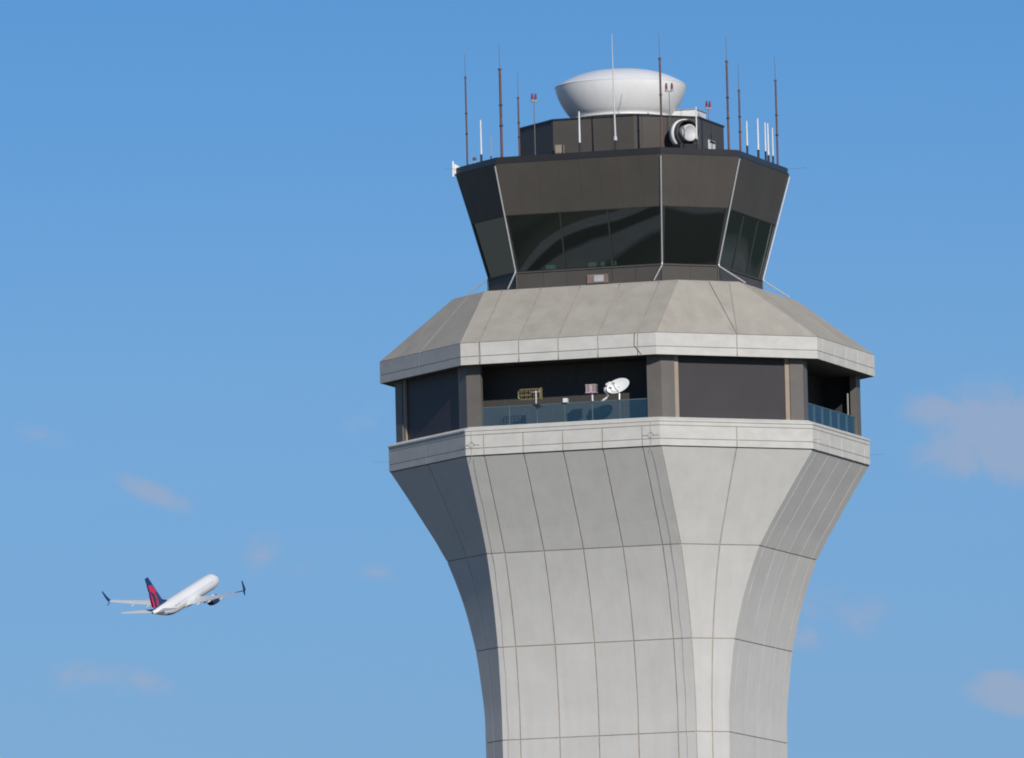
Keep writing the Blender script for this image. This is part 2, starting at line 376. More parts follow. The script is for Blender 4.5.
for k in (1,3,5,7):
    R = rotk(k)
    bm = bmesh.new()
    box(bm, -5.3, 5.3, -(AW-BWD), -(AW-BWD)+.12, ZG0, ZG1, 0, R)
    for i in range(-3, 4):                                           # upright seams of the wall cladding
        box(bm, i*1.24-.025, i*1.24+.025, -(AW-BWD)-.02, -(AW-BWD), ZG0, ZG1, 1, R)
    box(bm, -5.3, -5.18, -(AW-.42), -(AW-BWD)-.003, ZG0, ZG1, 2, R); box(bm, 5.18, 5.3, -(AW-.42), -(AW-BWD)-.003, ZG0, ZG1, 2, R)
    link('gallery_wall', bm, ['inner', 'seam', 'room'], T)
    rail = None
    bm = bmesh.new(); yr = -(AW-.10)
    box(bm, -4.27, 4.27, yr-.03, yr+.03, 55.16, 55.20, 0, R); box(bm, -4.27, 4.27, yr-.03, yr+.03, 54.12, 54.16, 0, R)
    rail = link('railing', bm, 'rail', T)
    xs = [-4.27,-2.87,-1.43,0,1.43,2.87,4.27]
    for x in xs:
        bm = bmesh.new(); box(bm, x-.022, x+.022, yr-.02, yr+.035, 54.0, 55.22, 0, R)
        link('rail_post', bm, 'rail', rail)
    for x0, x1 in zip(xs, xs[1:]):
        bm = bmesh.new(); box(bm, x0+.035, x1-.035, yr-.008, yr+.008, 54.165, 55.155, 0, R)
        link('glass_pane', bm, 'railglass', rail)

# roof skirt over the gallery: upright fascia, then a long weathered slope up to the cab
bm = bmesh.new()
AU, CU = 11.44, 5.06
panels(bm, [[(AU,CU,57.25),(AU,CU,57.67)], [(AU,CU,57.67),(AU,CU,58.36)]], LC, [0,.5,1], gap=.055, depth=.045, hgap=.03, gapf={3:.13, 7:.13})
shell(bm, [(AU-.045,CU-.0186,57.26),(AU-.045,CU-.0186,58.34)], 1)
link('roof_fascia', bm, ['band', 'joint'], T)
bm = bmesh.new()
panels(bm, [[(AU-.005,CU,58.365),(7.55,5.02,61.27)]], LC, [0,.5,1], gap=.06, depth=.03, hgap=.0, nsub=6, edge={2:.05,1:.03})
shell(bm, [(AU-.045,CU-.012,58.345),(7.505,5.0,61.24)], 1)
shell(bm, [(7.56,5.02,61.26),(7.44,5.0,61.33),(6.0,3.8,61.34)], 0)
link('sloping_roof', bm, ['slope', 'joint'], T)
bm = bmesh.new(); slab(bm, AU-.04, CU-.016, 57.29, 57.40); link('soffit', bm, 'soffit', T)

# lightning conductor down the corner of the sunny side, with little clamps
def conduit(s, stations, r=.011, off=.012):
    bm = bmesh.new(); pts = []
    for i, z in enumerate(stations):
        a = smooth_a(z) if z < 52.77 else AB
        pts.append((s + .025*math.sin(i*2.1+s), -(a+off), z))
    tube(bm, pts, r, 6); return bm
for s in (-4.72, 4.56):
    bm = conduit(s, [34+ .9*i for i in range(21)] + [52.6])
    link('lightning_conductor', bm, 'grey', T)
    bm = bmesh.new()
    y = -(AB+.02)
    tube(bm, [(s,y,52.6),(s,y,53.98)], .01, 6)
    for ang in range(4):                                             # four-armed clamp
        a = math.radians(45+90*ang)
        tube(bm, [(s+.17*math.cos(a-.78),y,53.32+.17*math.sin(a-.78)),(s+.17*math.cos(a+.78),y,53.32+.17*math.sin(a+.78))], .013, 5)
    tube(bm, [(s-.42,y,53.31),(s-.12,y,53.31)], .013, 5); tube(bm, [(s+.12,y,53.31),(s+.42,y,53.31)], .013, 5)
    link('conductor_clamp', bm, 'grey', T)
bm = bmesh.new(); tube(bm, [(-4.0,-(AU+.03),57.3),(-4.03,-(AU+.03),58.38),(-4.01,-10.4,59.18),(-4.0,-7.7,61.2)], .014, 6); link('lightning_conductor', bm, 'grey', T)
bm = bmesh.new(); tube(bm, [(4.3,-(AU+.03),57.3),(3.95,-(AU+.03),57.75),(3.98,-(AU+.03),58.38)], .013, 6); link('lightning_conductor', bm, 'seam', T)
bm = bmesh.new(); n2 = face_normal(2); A1_ = facept(2, (AU,CU,58.36), .505) + n2*.02; B1_ = facept(2, (7.55,5.02,61.27), .82) + n2*.02
tube(bm, [A1_, A1_.lerp(B1_, .5) + Vector((0,0,.02)), B1_], .016, 6); link('roof_cable', bm, 'grey', T)
# short horizontal air terminals on the corners
def rod(p, d, l=.75):
    bm = bmesh.new(); p = Vector(p); tube(bm, [p, p+Vector(d).normalized()*l], .006, 5); link('lightning_rod', bm, 'whip', T)
rod((-AB,-CB,53.3),(-1,-.35,.02)); rod((AB,-CB,53.25),(1,-.5,-.05),.5); rod((AB,CB,53.3),(1,.25,.05)); rod((-7.35,-4.3,67.95),(-1,-.2,0),.7); rod((7.36,4.3,67.95),(1,.1,.03),1.0)

# cab: low wall, outward leaning glass, leaning upper cladding, coping
bm = bmesh.new()
panels(bm, [[(6.01,3.79,61.3),(6.01,3.79,62.27)]], [-3.79,-2.4,-1.2,0,1.2,2.4,3.79], [0,.5,1], gap=.025, depth=.02, hgap=.0)
shell(bm, [(5.99,3.78,61.3),(5.99,3.78,62.27)], 1)
shell(bm, [(6.01,3.79,62.272),(6.07,3.82,62.28),(6.07,3.82,62.34),(5.8,3.7,62.345)], 1)
link('cab_wall', bm, ['brown', 'seam'], T)
WB, WT = (6.03,3.81,62.34), (6.74,4.15,65.15)
def lerp3(f): return tuple(WB[i]+(WT[i]-WB[i])*f for i in range(3))
def inset(st, d): return (st[0]-d, st[1]-d*.414, st[2])
for k in range(8):
    cols = [None, -1.24, 1.24, None] if is_long(k) else [0, 1]
    if k in (3, 7): cols = [None, -1.24, 1.24, None]
    for ci in range(len(cols)-1):
        bm = bmesh.new(); g = .03
        for lay in (0, 1):
            pass
        V_ = []
        for f in (.012, .988):
            st = inset(lerp3(f), .06)
            if is_long(k):
                c_ = st[1]
                p0 = -c_+.09 if cols[ci] is None else cols[ci]+g
                p1 = c_-.09 if cols[ci+1] is None else cols[ci+1]-g
            else:
                w = (st[0]-st[1])*math.sqrt(2); p0, p1 = .09/w, 1-.09/w
            V_ += [facept(k, st, p0), facept(k, st, p1)]
        n_ = face_normal(k)
        fr = [bm.verts.new(V_[i]) for i in (0,1,3,2)]; bk = [bm.verts.new(V_[i]-n_*.02) for i in (0,1,3,2)]
        bm.faces.new(fr); bm.faces.new(bk)
        for i in range(4): bm.faces.new((fr[i], fr[(i+1)%4], bk[(i+1)%4], bk[i]))
        link('window_pane', bm, 'cabglass', T)
    if is_long(k):
        for s in (-1.24, 1.24):
            bm = bmesh.new(); a0, a1 = facept(k, inset(WB,.01), s), facept(k, inset(WT,.01), s); u = (octv(*WB)[(k+1)%8]-octv(*WB)[k]).normalized(); n_ = face_normal(k)
            v = [bm.verts.new(p + u*du - n_*dn) for p in (a0,a1) for du in (-.035,.035) for dn in (0,.14)]
            for f in ((0,1,3,2),(4,6,7,5),(0,4,5,1),(2,3,7,6),(0,2,6,4),(1,5,7,3)): bm.faces.new([v[i] for i in f])
            link('window_mullion', bm, 'mull', T)
    # corner post
    bm = bmesh.new(); rr = []
    for st in (WB, WT):
        V = octv(*st); P = V[k]; dn, dp = (V[(k+1)%8]-P).normalized(), (V[(k-1)%8]-P).normalized(); b_ = (face_normal(k)+face_normal((k-1)%8)).normalized()
        rr.append([bm.verts.new(q) for q in (P+dp*.11, P, P+dn*.11, P+dn*.09-b_*.15, P+dp*.09-b_*.15)])
    bm.faces.new(rr[0]); bm.faces.new(rr[1])
    for i in range(5): bm.faces.new((rr[0][i], rr[0][(i+1)%5], rr[1][(i+1)%5], rr[1][i]))
    link('corner_post', bm, 'mull', T)
bm = bmesh.new(); shell(bm, [inset(lerp3(.985),.10), inset(lerp3(.985),-.004), inset(lerp3(1.0),-.004), inset(lerp3(1.0),.10)]); link('window_head', bm, 'mull', T)
bm = bmesh.new(); shell(bm, [inset(lerp3(0.0),.10), inset(lerp3(0.0),-.004), inset(lerp3(.012),-.004), inset(lerp3(.012),.10)]); link('window_sill', bm, 'mull', T)
CT = (7.45, 4.32, 67.66)
bm = bmesh.new()
scol = [-4.3,-3.18,-2.12,-1.06,0,1.06,2.12,3.18,4.3]
panels(bm, [[WT, CT]], scol, [0,.25,.5,.75,1], gap=.011, depth=.008, hgap=0, nsub=2)
shell(bm, [inset(WT,.008), inset(CT,.008)], 1)
link('upper_cladding', bm, ['brown', 'seam'], T)
bm = bmesh.new()
shell(bm, [(7.30,4.26,67.665),(7.47,4.33,67.665),(7.47,4.33,67.69),(7.39,4.30,67.70),(7.39,4.30,67.98),(7.37,4.29,68.0),(7.10,4.18,68.0),(7.10,4.18,67.5)])
link('parapet', bm, 'cap', T)
bm = bmesh.new(); slab(bm, 7.12, 4.2, 67.35, 67.5); link('roof_deck', bm, 'floor', T)
# inside of the cab
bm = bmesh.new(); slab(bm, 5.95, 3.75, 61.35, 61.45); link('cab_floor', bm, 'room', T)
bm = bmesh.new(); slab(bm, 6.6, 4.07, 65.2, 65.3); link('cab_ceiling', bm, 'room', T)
bm = bmesh.new(); slab(bm, 2.6, 1.2, 61.45, 65.2); link('sky_block_core', bm, 'room', T)  # unseen core, added to block sky showing through the far windows
# air conditioner grille low on the cab wall
bm = bmesh.new(); box(bm, -.10, 1.0, -6.10, -6.012, 61.55, 62.0, 0)
for i in range(7): box(bm, -.04, .94, -6.12, -6.10, 61.60+i*.055, 61.62+i*.055, 1)
g_ = link('vent_grille', bm, ['rustb', 'tan'], T)
bm = bmesh.new(); box(bm, .28, .78, -6.145, -6.121, 61.62, 61.94, 0); link('vent_cover', bm, 'louvre', g_)
# light conduits following the eight cab corners and braced out to the roof edge
for k in range(8):
    V0, V1 = octv(*CT)[k], octv(*WB)[k]; b_ = (face_normal(k)+face_normal((k-1)%8)).normalized()
    n_ = face_normal(k if is_long(k) else (k-1)%8)
    top = V0.lerp(V1, .02)
    bm = bmesh.new()
    lowp = V1 + n_*1.42 + Vector((0,0,-.96))
    tube(bm, ([] if k == 0 else [top + b_*.05, V1 + b_*.06 + Vector((0,0,.06))]) + [V1 + b_*.10 + Vector((0,0,-.06)), lowp], .038, 8)
    link('down_conductor', bm, 'pipe', T)
    bm = bmesh.new(); q = octv(6.01,3.79,0)[k] + b_*.035
    tube(bm, [(q.x,q.y,62.3),(q.x,q.y,61.3)], .03, 6); link('base_conduit', bm, 'seam', T)
# penthouse
bm = bmesh.new()
AP, CP = 4.72, 2.12
panels(bm, [[(AP,CP,67.45),(AP,CP,70.0)]], [-CP,.95,CP], [0,.12,.9,1], gap=.05, depth=.03, hgap=0)
shell(bm, [(AP-.03,CP-.012,67.45),(AP-.03,CP-.012,70.0)], 1)
ph = link('penthouse', bm, ['brown', 'seam'], T)
bm = bmesh.new(); shell(bm, [(AP-.1,CP-.04,70.002),(AP+.05,CP+.02,70.002),(AP+.05,CP+.02,70.08),(AP-.1,CP-.04,70.10),(0.01,.005,70.11)]); link('penthouse_roof', bm, 'cap', ph)
bm = bmesh.new(); box(bm, AP+.002, AP+.05, -.6, .45, 67.5, 69.08); dr = link('penthouse_door', bm, 'whitep', ph)
bm = bmesh.new(); box(bm, AP+.051, AP+.075, -.5, .35, 68.95, 69.05); link('door_canopy', bm, 'black', dr)

# ------------------------------------------------------------------ roof equipment (world coordinates; every piece stands on the roof)
def wl(x, y):                                                        # tower axes -> world
    return Matrix.Rotation(-TH, 4, 'Z') @ Vector((x, y, 0))
# radome
rd = empty('radome', (0,0,70.1)); tag(rd, 'large white bowl shaped radar dome on the flat roof of the penthouse', 'radome')
bm = bmesh.new()
pf = [(2.42,.40),(2.50,.47)]
for i in range(1, 15):
    f = i/14; pf.append((2.50 + .405*f**.62 + .405*math.sin(f*PI/2)**.95, .47 + 1.52*f))
pf[-1] = (3.31, 1.99)
lathe(bm, pf, 72); link('lower_shell', bm, 'white', rd, smooth=True)
bm = bmesh.new(); lathe(bm, [(3.312,1.991),(3.325,2.0),(3.325,2.03),(3.30,2.04)] , 72); link('rim_flange', bm, 'whitep', rd, smooth=False)
bm = bmesh.new(); lathe(bm, [(3.30*q_, 2.035+.82*(1-q_**2.7)) for q_ in [1-i/24 for i in range(24)]]+[(0,2.855)], 72); link('top_shell', bm, 'white', rd, smooth=True)
bm = bmesh.new(); lathe(bm, [(0,.0),(2.2,.0),(2.2,.33),(2.56,.34),(2.56,.40),(2.3,.405)], 64); link('base_ring', bm, 'whitep', rd)
for a in (50, 140):
    bm = bmesh.new()
    rr = [(r+.006, z) for r, z in pf[1:]]
    for (ra, za), (rb, zb) in zip(rr, rr[1:]):
        q = []
        for r_, z_, da in ((ra,za,-.7),(ra,za,.7),(rb,zb,.7),(rb,zb,-.7)):
            an = math.radians(a+da); q.append(bm.verts.new((r_*math.cos(an), r_*math.sin(an), z_)))
        bm.faces.new(q)
    bmesh.ops.remove_doubles(bm, verts=bm.verts[:], dist=.001)
    link('shell_seam', bm, 'grey', rd)
# exhaust fan drum
P = Vector((3.17,-4.93,0)); fan = empty('exhaust_fan', (P.x, P.y, 67.5)); tag(fan, 'round exhaust fan drum with white centre in front of the penthouse', 'exhaust fan')
dirv = Vector((math.sin(math.radians(33)), -math.cos(math.radians(33)), .0)).normalized()
X_ = dirv.to_track_quat('Z', 'Y').to_matrix().to_4x4(); X_.translation = Vector((0,0,1.55))
bm = bmesh.new(); lathe(bm, [(.50,-.42),(.66,-.40),(.69,-.2),(.69,.1),(.67,.30),(.64,.31),(.62,.26),(.60,-.3)], 40, 0, X_); link('drum_housing', bm, 'drum', fan, smooth=True)
bm = bmesh.new(); lathe(bm, [(.695,-.34),(.74,-.34),(.74,-.0),(.695,-.0)], 40, 0, X_); link('drum_band', bm, 'whitep', fan, smooth=True)
bm = bmesh.new(); lathe(bm, [(0,-.28),(.60,-.28)], 30, 0, X_); link('fan_back', bm, 'black', fan)
bm = bmesh.new(); lathe(bm, [(.30,-.25),(.40,-.1),(.43,.30),(.43,.42),(.36,.47),(.35,.44),(0,.45)], 36, 0, X_); link('fan_motor', bm, 'rodgrey', fan, smooth=True)
bm = bmesh.new()
side = Vector((0,0,1)).cross(dirv).normalized()
for s in (-.4,.4):
    for d in (-.25,.2): tube(bm, [side*s+dirv*d+Vector((0,0,0)), side*s+dirv*d+Vector((0,0,1.05))], .035, 6)
box(bm, -.62,.62,-.4,.4,-.0,.06, 0, Matrix.Rotation(math.radians(33),4,'Z')); link('fan_stand', bm, 'black', fan)
bm = bmesh.new(); box(bm, -.55,.55,-.35,.35,.75,1.0, 0, Matrix.Rotation(math.radians(33),4,'Z')); link('fan_cradle', bm, 'black', fan)
# white unit on the penthouse roof behind the radome
q = wl(3.1, 1.5); un = empty('rooftop_unit', (q.x, q.y, 70.09), -TH); tag(un, 'low white box shaped unit on the penthouse roof right of the radome', 'rooftop unit')
bm = bmesh.new(); box(bm, -.65,.62,-.9,.9,.08,.72); link('unit_body', bm, 'whitep', un)
bm = bmesh.new(); box(bm, -.7,.67,-.95,.95,.722,.76); link('unit_lid', bm, 'grey', un)
bm = bmesh.new(); box(bm, -.6,-.45,-.8,.8,0,.08); box(bm, .4,.55,-.8,.8,0,.08); link('unit_foot', bm, 'black', un)
# tan junction box beside the penthouse
q = Vector((-3.12,-4.42,0)); tb = empty('junction_box', (q.x, q.y, 67.5), -TH); tag(tb, 'small tan junction box at the left corner of the penthouse wall', 'junction box')
bm = bmesh.new(); box(bm, -.21,.21,-.1,.1,.78,1.2); link('box_body', bm, 'tan', tb)
bm = bmesh.new(); box(bm, -.05,.05,-.03,.03,0,.78); link('box_post', bm, 'grey', tb)
bm = bmesh.new(); box(bm, -.18,.18,-.115,-.102,.82,1.16); link('box_cover', bm, 'tan', tb)

# tall tube antennas with thin whips: rust red mast, clamp, whip
MASTS = [ # x, y, mast top, whip top, radius, label, material
 (-7.77,-2.64,72.43,73.64,.05,'rust red mast with thin whip nearest the left corner of the cab roof'),
 (-6.0,-5.62,72.42,73.67,.075,'thickest rust red mast with thin whip, above the left front corner of the cab'),
 (-5.12,-5.88,70.93,72.21,.05,'shorter rust red mast with thin whip close left of the penthouse wall'),
 (1.98,-8.02,72.44,73.73,.062,'tall rust red mast standing in front of the right half of the radome'),
 (5.31,-6.3,72.43,73.72,.062,'tall rust red mast right of the penthouse above the right front corner'),
 (5.9,-5.15,71.1,72.47,.055,'shorter rust red mast just right of the tall one beside the penthouse'),
 (7.82,.70,72.3,73.54,.055,'rust red mast with thin whip rightmost on the cab roof'),
]
Z0R = 67.5
for x, y, zt, zw, r, lab in MASTS:
    e = empty('whip_antenna', (x, y, Z0R)); tag(e, lab, 'antenna', 'rust red whip antennas round the cab roof')
    bm = bmesh.new(); tube(bm, [(0,0,0),(0,0,zt-Z0R)], r, 10, r1=r*.85); tube(bm, [(0,0,zt-Z0R-.02),(0,0,zt-Z0R+.06)], r*1.25, 8); link('mast', bm, 'rust', e)
    bm = bmesh.new(); tube(bm, [(0,0,zt-Z0R),((random.random()-.5)*.06,0,zw-Z0R)], .019, 6, r1=.011); link('whip', bm, 'whip', e)
    bm = bmesh.new(); box(bm, -.1,.1,-.1,.1,0,.05); tube(bm, [(0,0,0),(0,0,.45)], r*1.35, 8); link('mount', bm, 'tan', e)
    for zc, rk in (((zt-Z0R)*.42, 1.4), ((zt-Z0R)*.63, 1.3)):
        bm = bmesh.new(); tube(bm, [(0,0,zc),(0,0,zc+.06)], r*rk, 8); link('clamp', bm, 'black', e)
WHITES = [ # x, y, white start, top, radius, label
 (-7.05,-3.85,68.4,70.14,.05,'white rod antenna with black base between the two left rust red masts'),
 (-6.55,-4.78,68.2,69.22,.028,'thin pale grey rod antenna beside the thickest left mast'),
 (-2.10,-6.85,68.5,70.06,.05,'short white rod antenna in front of the left side of the radome'),
 (3.72,-7.1,68.5,70.11,.04,'white rod antenna immediately right of the exhaust fan drum'),
 (6.25,-4.25,68.45,69.69,.045,'short white rod antenna first to the right of the shorter rust mast'),
 (6.82,-2.5,68.44,70.02,.052,'white rod antenna with black base standing alone mid right of the roof edge'),
 (7.2,-1.3,68.5,69.96,.045,'left one of the close cluster of three white rod antennas at the right edge'),
 (7.34,-.88,68.35,69.96,.05,'middle one of the close cluster of three white rod antennas at the right edge'),
 (7.58,-.14,68.4,69.82,.04,'right and slightly lower one of the close cluster of three white rod antennas'),
]
for x, y, zs, zt, r, lab in WHITES:
    e = empty('rod_antenna', (x, y, Z0R)); tag(e, lab, 'antenna', 'white rod antennas round the cab roof')
    m_ = 'grey' if 'grey' in lab else 'whitep'
    bm = bmesh.new(); tube(bm, [(0,0,zs-Z0R),(0,0,zt-Z0R)], r, 8, r1=r*.7); link('radiator', bm, m_, e)
    bm = bmesh.new(); tube(bm, [(0,0,0),(0,0,zs-Z0R)], r*1.15, 8); box(bm, -.08,.08,-.08,.08,0,.05); link('mount', bm, 'black', e)
e = empty('long_rod_antenna', (-.32,-7.4,Z0R)); tag(e, 'very tall thin white rod antenna rising across the front of the radome', 'antenna')
bm = bmesh.new(); tube(bm, [(0,0,1.0),(0,0,1.2)], .095, 10, r1=.08); tube(bm, [(0,0,1.2),(-.02,0,2.5),(-.04,0,4.4),(-.05,0,6.37)], .05, 8, r1=.014); link('radiator', bm, 'rodgrey', e)
bm = bmesh.new(); tube(bm, [(0,0,0),(0,0,1.0)], .06, 8); box(bm, -.1,.1,-.1,.1,0,.05); link('mount', bm, 'black', e)
e = empty('vent_stub', (-7.4,-3.22,Z0R)); tag(e, 'short grey capped vent stub beside the leftmost rust red mast', 'vent pipe')
bm = bmesh.new(); tube(bm, [(0,0,0),(0,0,.72)], .045, 8); link('pipe', bm, 'grey', e)
bm = bmesh.new(); lathe(bm, [(.0,.70),(.10,.70),(.09,.82),(0,.86)], 12); link('vent_cap', bm, 'rust', e)
# red beacons
def beacon(loc, h, sep, ang, lab, r=.016, big=1.0):
    e = empty('obstruction_light', loc, ang); tag(e, lab, 'warning light', 'double red obstruction lights on the roof')
    bm = bmesh.new(); tube(bm, [(0,0,0),(0,0,h-.42)], r, 8); link('pole', bm, 'whip', e)
    bm = bmesh.new(); tube(bm, [(-sep,0,h-.42),(sep,0,h-.42)], .03, 6); link('crossbar', bm, 'grey', e)
    for s in (-1,1):
        bm = bmesh.new(); lathe(bm, [(0,h-.43),(.075*big,h-.43),(.08*big,h-.33),(.05,h-.31)], 12, 0, Matrix.Translation((s*sep,0,0))); b2 = link('lamp_base', bm, 'grey', e)
        bm = bmesh.new(); lathe(bm, [(.055*big,h-.31),(.065*big,h-.2),(.05*big,h-.07),(.03,h),(0,h)], 12, 0, Matrix.Translation((s*sep,0,0))); link('red_lamp', bm, 'red', e, smooth=True)
beacon((-4.35,-3.72,Z0R), 3.92, .10, math.radians(35), 'twin red warning light on a pole left of the penthouse corner', .022)
bp_ = wl(0,0)
beacon((2.42,-4.60,Z0R), 4.16, .14, math.radians(0), 'twin red warning light on a thin pole before the radome, lamps spread apart')
beacon((4.38,-.95,70.1), 1.06, .10, math.radians(40), 'twin red warning light standing on the penthouse roof right of the radome')
# flat panel antenna on the left roof corner
q = wl(-7.08,-4.0); e = empty('panel_antenna', (q.x,q.y,67.55), math.radians(200)-TH); tag(e, 'small white wedge shaped panel antenna bracketed to the left corner of the cab roof', 'panel antenna')
bm = bmesh.new(); box(bm, .52,.60,-.14,.14,.0,.78); link('panel', bm, 'whitep', e)
bm = bmesh.new()
v = [bm.verts.new(p_) for p_ in ((.50,-.1,.66),(.50,-.1,.08),(.0,-.1,.12),(.0,-.1,.38),(.50,.1,.66),(.50,.1,.08),(.0,.1,.12),(.0,.1,.38))]
for f in ((0,1,2,3),(4,5,6,7),(0,1,5,4),(1,2,6,5),(2,3,7,6),(3,0,4,7)): bm.faces.new([v[i] for i in f])
link('housing', bm, 'whitep', e)
bm = bmesh.new(); tube(bm, [(-.12,0,.2),(.02,0,.2)], .03, 6); link('bracket', bm, 'grey', e)

# ------------------------------------------------------------------ equipment on the gallery (front long side; positions in tower axes)
def gl(x, n, z): 
    q = wl(x, -n); return Vector((q.x, q.y, z))
# cage antenna
e = empty('cage_antenna', gl(-1.37,10.74,54.0), -TH); tag(e, 'yellow wire cage antenna lying sideways on a pole behind the gallery railing', 'antenna')
bm = bmesh.new()
def rrect(cx, cy, w, h, r, n=5):
    pts = []
    for qx, qy, a0 in ((w-r,h-r,0),(-(w-r),h-r,90),(-(w-r),-(h-r),180),(w-r,-(h-r),270)):
        for i in range(n): a = math.radians(a0+90*i/(n-1)); pts.append((cx+qx+r*math.cos(a), cy+qy+r*math.sin(a)))
    return pts
for yy in (-.12,.12):
    pts = [(x,yy,z) for x,z in rrect(-.37,1.70,.56,.25,.15)]; tube(bm, pts+[pts[0]], .02, 6)
for x in (-.75,-.55,-.34,-.13,.07):
    tube(bm, [(x,-.12,1.45),(x,-.12,1.95),(x,.12,1.95),(x,.12,1.45),(x,-.12,1.45)], .012, 5)
tube(bm, [(-.92,-.12,1.66),(-.25,-.12,1.66)], .026, 6); tube(bm, [(-.92,-.12,1.82),(.2,-.12,1.82)], .010, 5); tube(bm, [(-.92,.12,1.66),(.2,.12,1.66)], .016, 5)
link('wire_cage', bm, 'yellow', e)
bm = bmesh.new(); box(bm, .20,.24,-.14,.14,1.42,2.0); link('back_plate', bm, 'yellow', e)
bm = bmesh.new(); tube(bm, [(0,-.16,1.08),(0,-.16,1.85)], .035, 8); tube(bm, [(-.22,-.16,1.78),(.22,-.16,1.78)], .025, 6); link('pole', bm, 'pipe', e)
bm = bmesh.new(); box(bm, -.1,.1,-.20,.14,1.06,1.20); link('clamp', bm, 'black', e)
# little camera
e = empty('security_camera', gl(.06,10.63,55.19), -TH); tag(e, 'tiny white camera on the rail top midway between yellow cage and pinkish box', 'camera')
bm = bmesh.new(); v = box(bm, -.09,.12,-.12,.12,.02,.22); link('camera_body', bm, 'whitep', e)
bm = bmesh.new(); box(bm, -.11,-.092,-.1,.1,.04,.2); link('lens_hood', bm, 'black', e)
# weather sensor box
e = empty('sensor_box', gl(1.43,10.62,54.0), -TH); tag(e, 'pinkish louvred sensor box on a short post behind the gallery railing', 'sensor')
bm = bmesh.new(); box(bm, -.24,.24,-.18,.18,1.64,1.98); link('housing', bm, 'pinkd', e)
bm = bmesh.new(); box(bm, -.05,.08,-.20,-.182,1.64,1.98); box(bm, -.24,-.21,-.195,-.182,1.64,1.98); box(bm, .21,.24,-.195,-.182,1.64,1.98); link('front_rib', bm, 'pink', e)
bm = bmesh.new(); box(bm, -.26,.26,-.21,.20,1.982,2.02); box(bm, -.26,.26,-.21,.20,1.60,1.638); link('cover_plate', bm, 'pink', e)
bm = bmesh.new(); tube(bm, [(.03,0,1.2),(.03,0,1.60)], .055, 8); link('post', bm, 'pipe', e)
# satellite dish
e = empty('satellite_dish', gl(2.85,10.62,54.0), -TH); tag(e, 'white oval satellite dish on a post at the right end of the gallery railing', 'satellite dish')
dz = Vector((.22,-1,.15)).normalized(); X_ = dz.to_track_quat('Z','Y').to_matrix().to_4x4(); X_.translation = Vector((-.05,-.0,1.87))
tl = Matrix.Rotation(math.radians(0),4,'Z')
dm = X_ @ Matrix.Rotation(math.radians(22),4,'Z') @ Matrix.Diagonal((1.12,.64,1,1))
bm = bmesh.new(); pfd = [(.52*i/8, .10*(i/8)**2) for i in range(9)]; lathe(bm, pfd + [(.525,.10),(.52,.085)] + [(r_, z_-.02) for r_, z_ in pfd[::-1]], 32, 0, dm); link('reflector', bm, 'whitep', e, smooth=True)
bm = bmesh.new(); tube(bm, [(-.02,-.1,1.60),(-.07,-.42,1.72),(-.16,-.48,1.95)], .018, 6); link('feed_arm', bm, 'black', e)
bm = bmesh.new(); tube(bm, [(-.22,-.5,1.97),(-.08,-.46,1.99)], .045, 8); link('feed_horn', bm, 'grey', e)
bm = bmesh.new(); tube(bm, [(0,.0,1.2),(0,.05,1.75)], .045, 8); tube(bm, [(0,.08,1.75),(-.03,.02,1.85)], .06, 8); link('post', bm, 'pipe', e)
# curved white arm beside it
e = empty('curved_bracket', gl(2.2,10.62,54.0), -TH); tag(e, 'curved white bent arm just left of the satellite dish', 'bracket')
bm = bmesh.new(); tube(bm, [(-.22,0,1.2),(-.02,0,1.32),(.07,0,1.42),(.06,0,1.55)], .05, 8); link('lower_arm', bm, 'whitep', e)
bm = bmesh.new()
pts = [(.06,0,1.5),(.0,0,1.62),(-.03,0,1.78),(.03,0,1.95),(.16,0,2.03),(.26,0,2.05)]
tube(bm, pts[:3], .06, 8, r1=.13); tube(bm, pts[2:], .13, 8, r1=.07); link('upper_arm', bm, 'whitep', e)
bm = bmesh.new(); box(bm, -.28,-.16,-.06,.06,1.16,1.21); link('foot', bm, 'grey', e)
# thin pole in the side loggia
q = wl(10.5, 3.3); e = empty('thin_pole', (q.x,q.y,54.0)); tag(e, 'thin grey pole behind the glass rail at the far end of the right side gallery', 'pole')
bm = bmesh.new(); tube(bm, [(0,0,0),(0,0,2.3)], .04, 6); link('tube', bm, 'grey', e)
bm = bmesh.new(); box(bm, -.09,.09,-.09,.09,0,.05); link('foot', bm, 'grey', e)

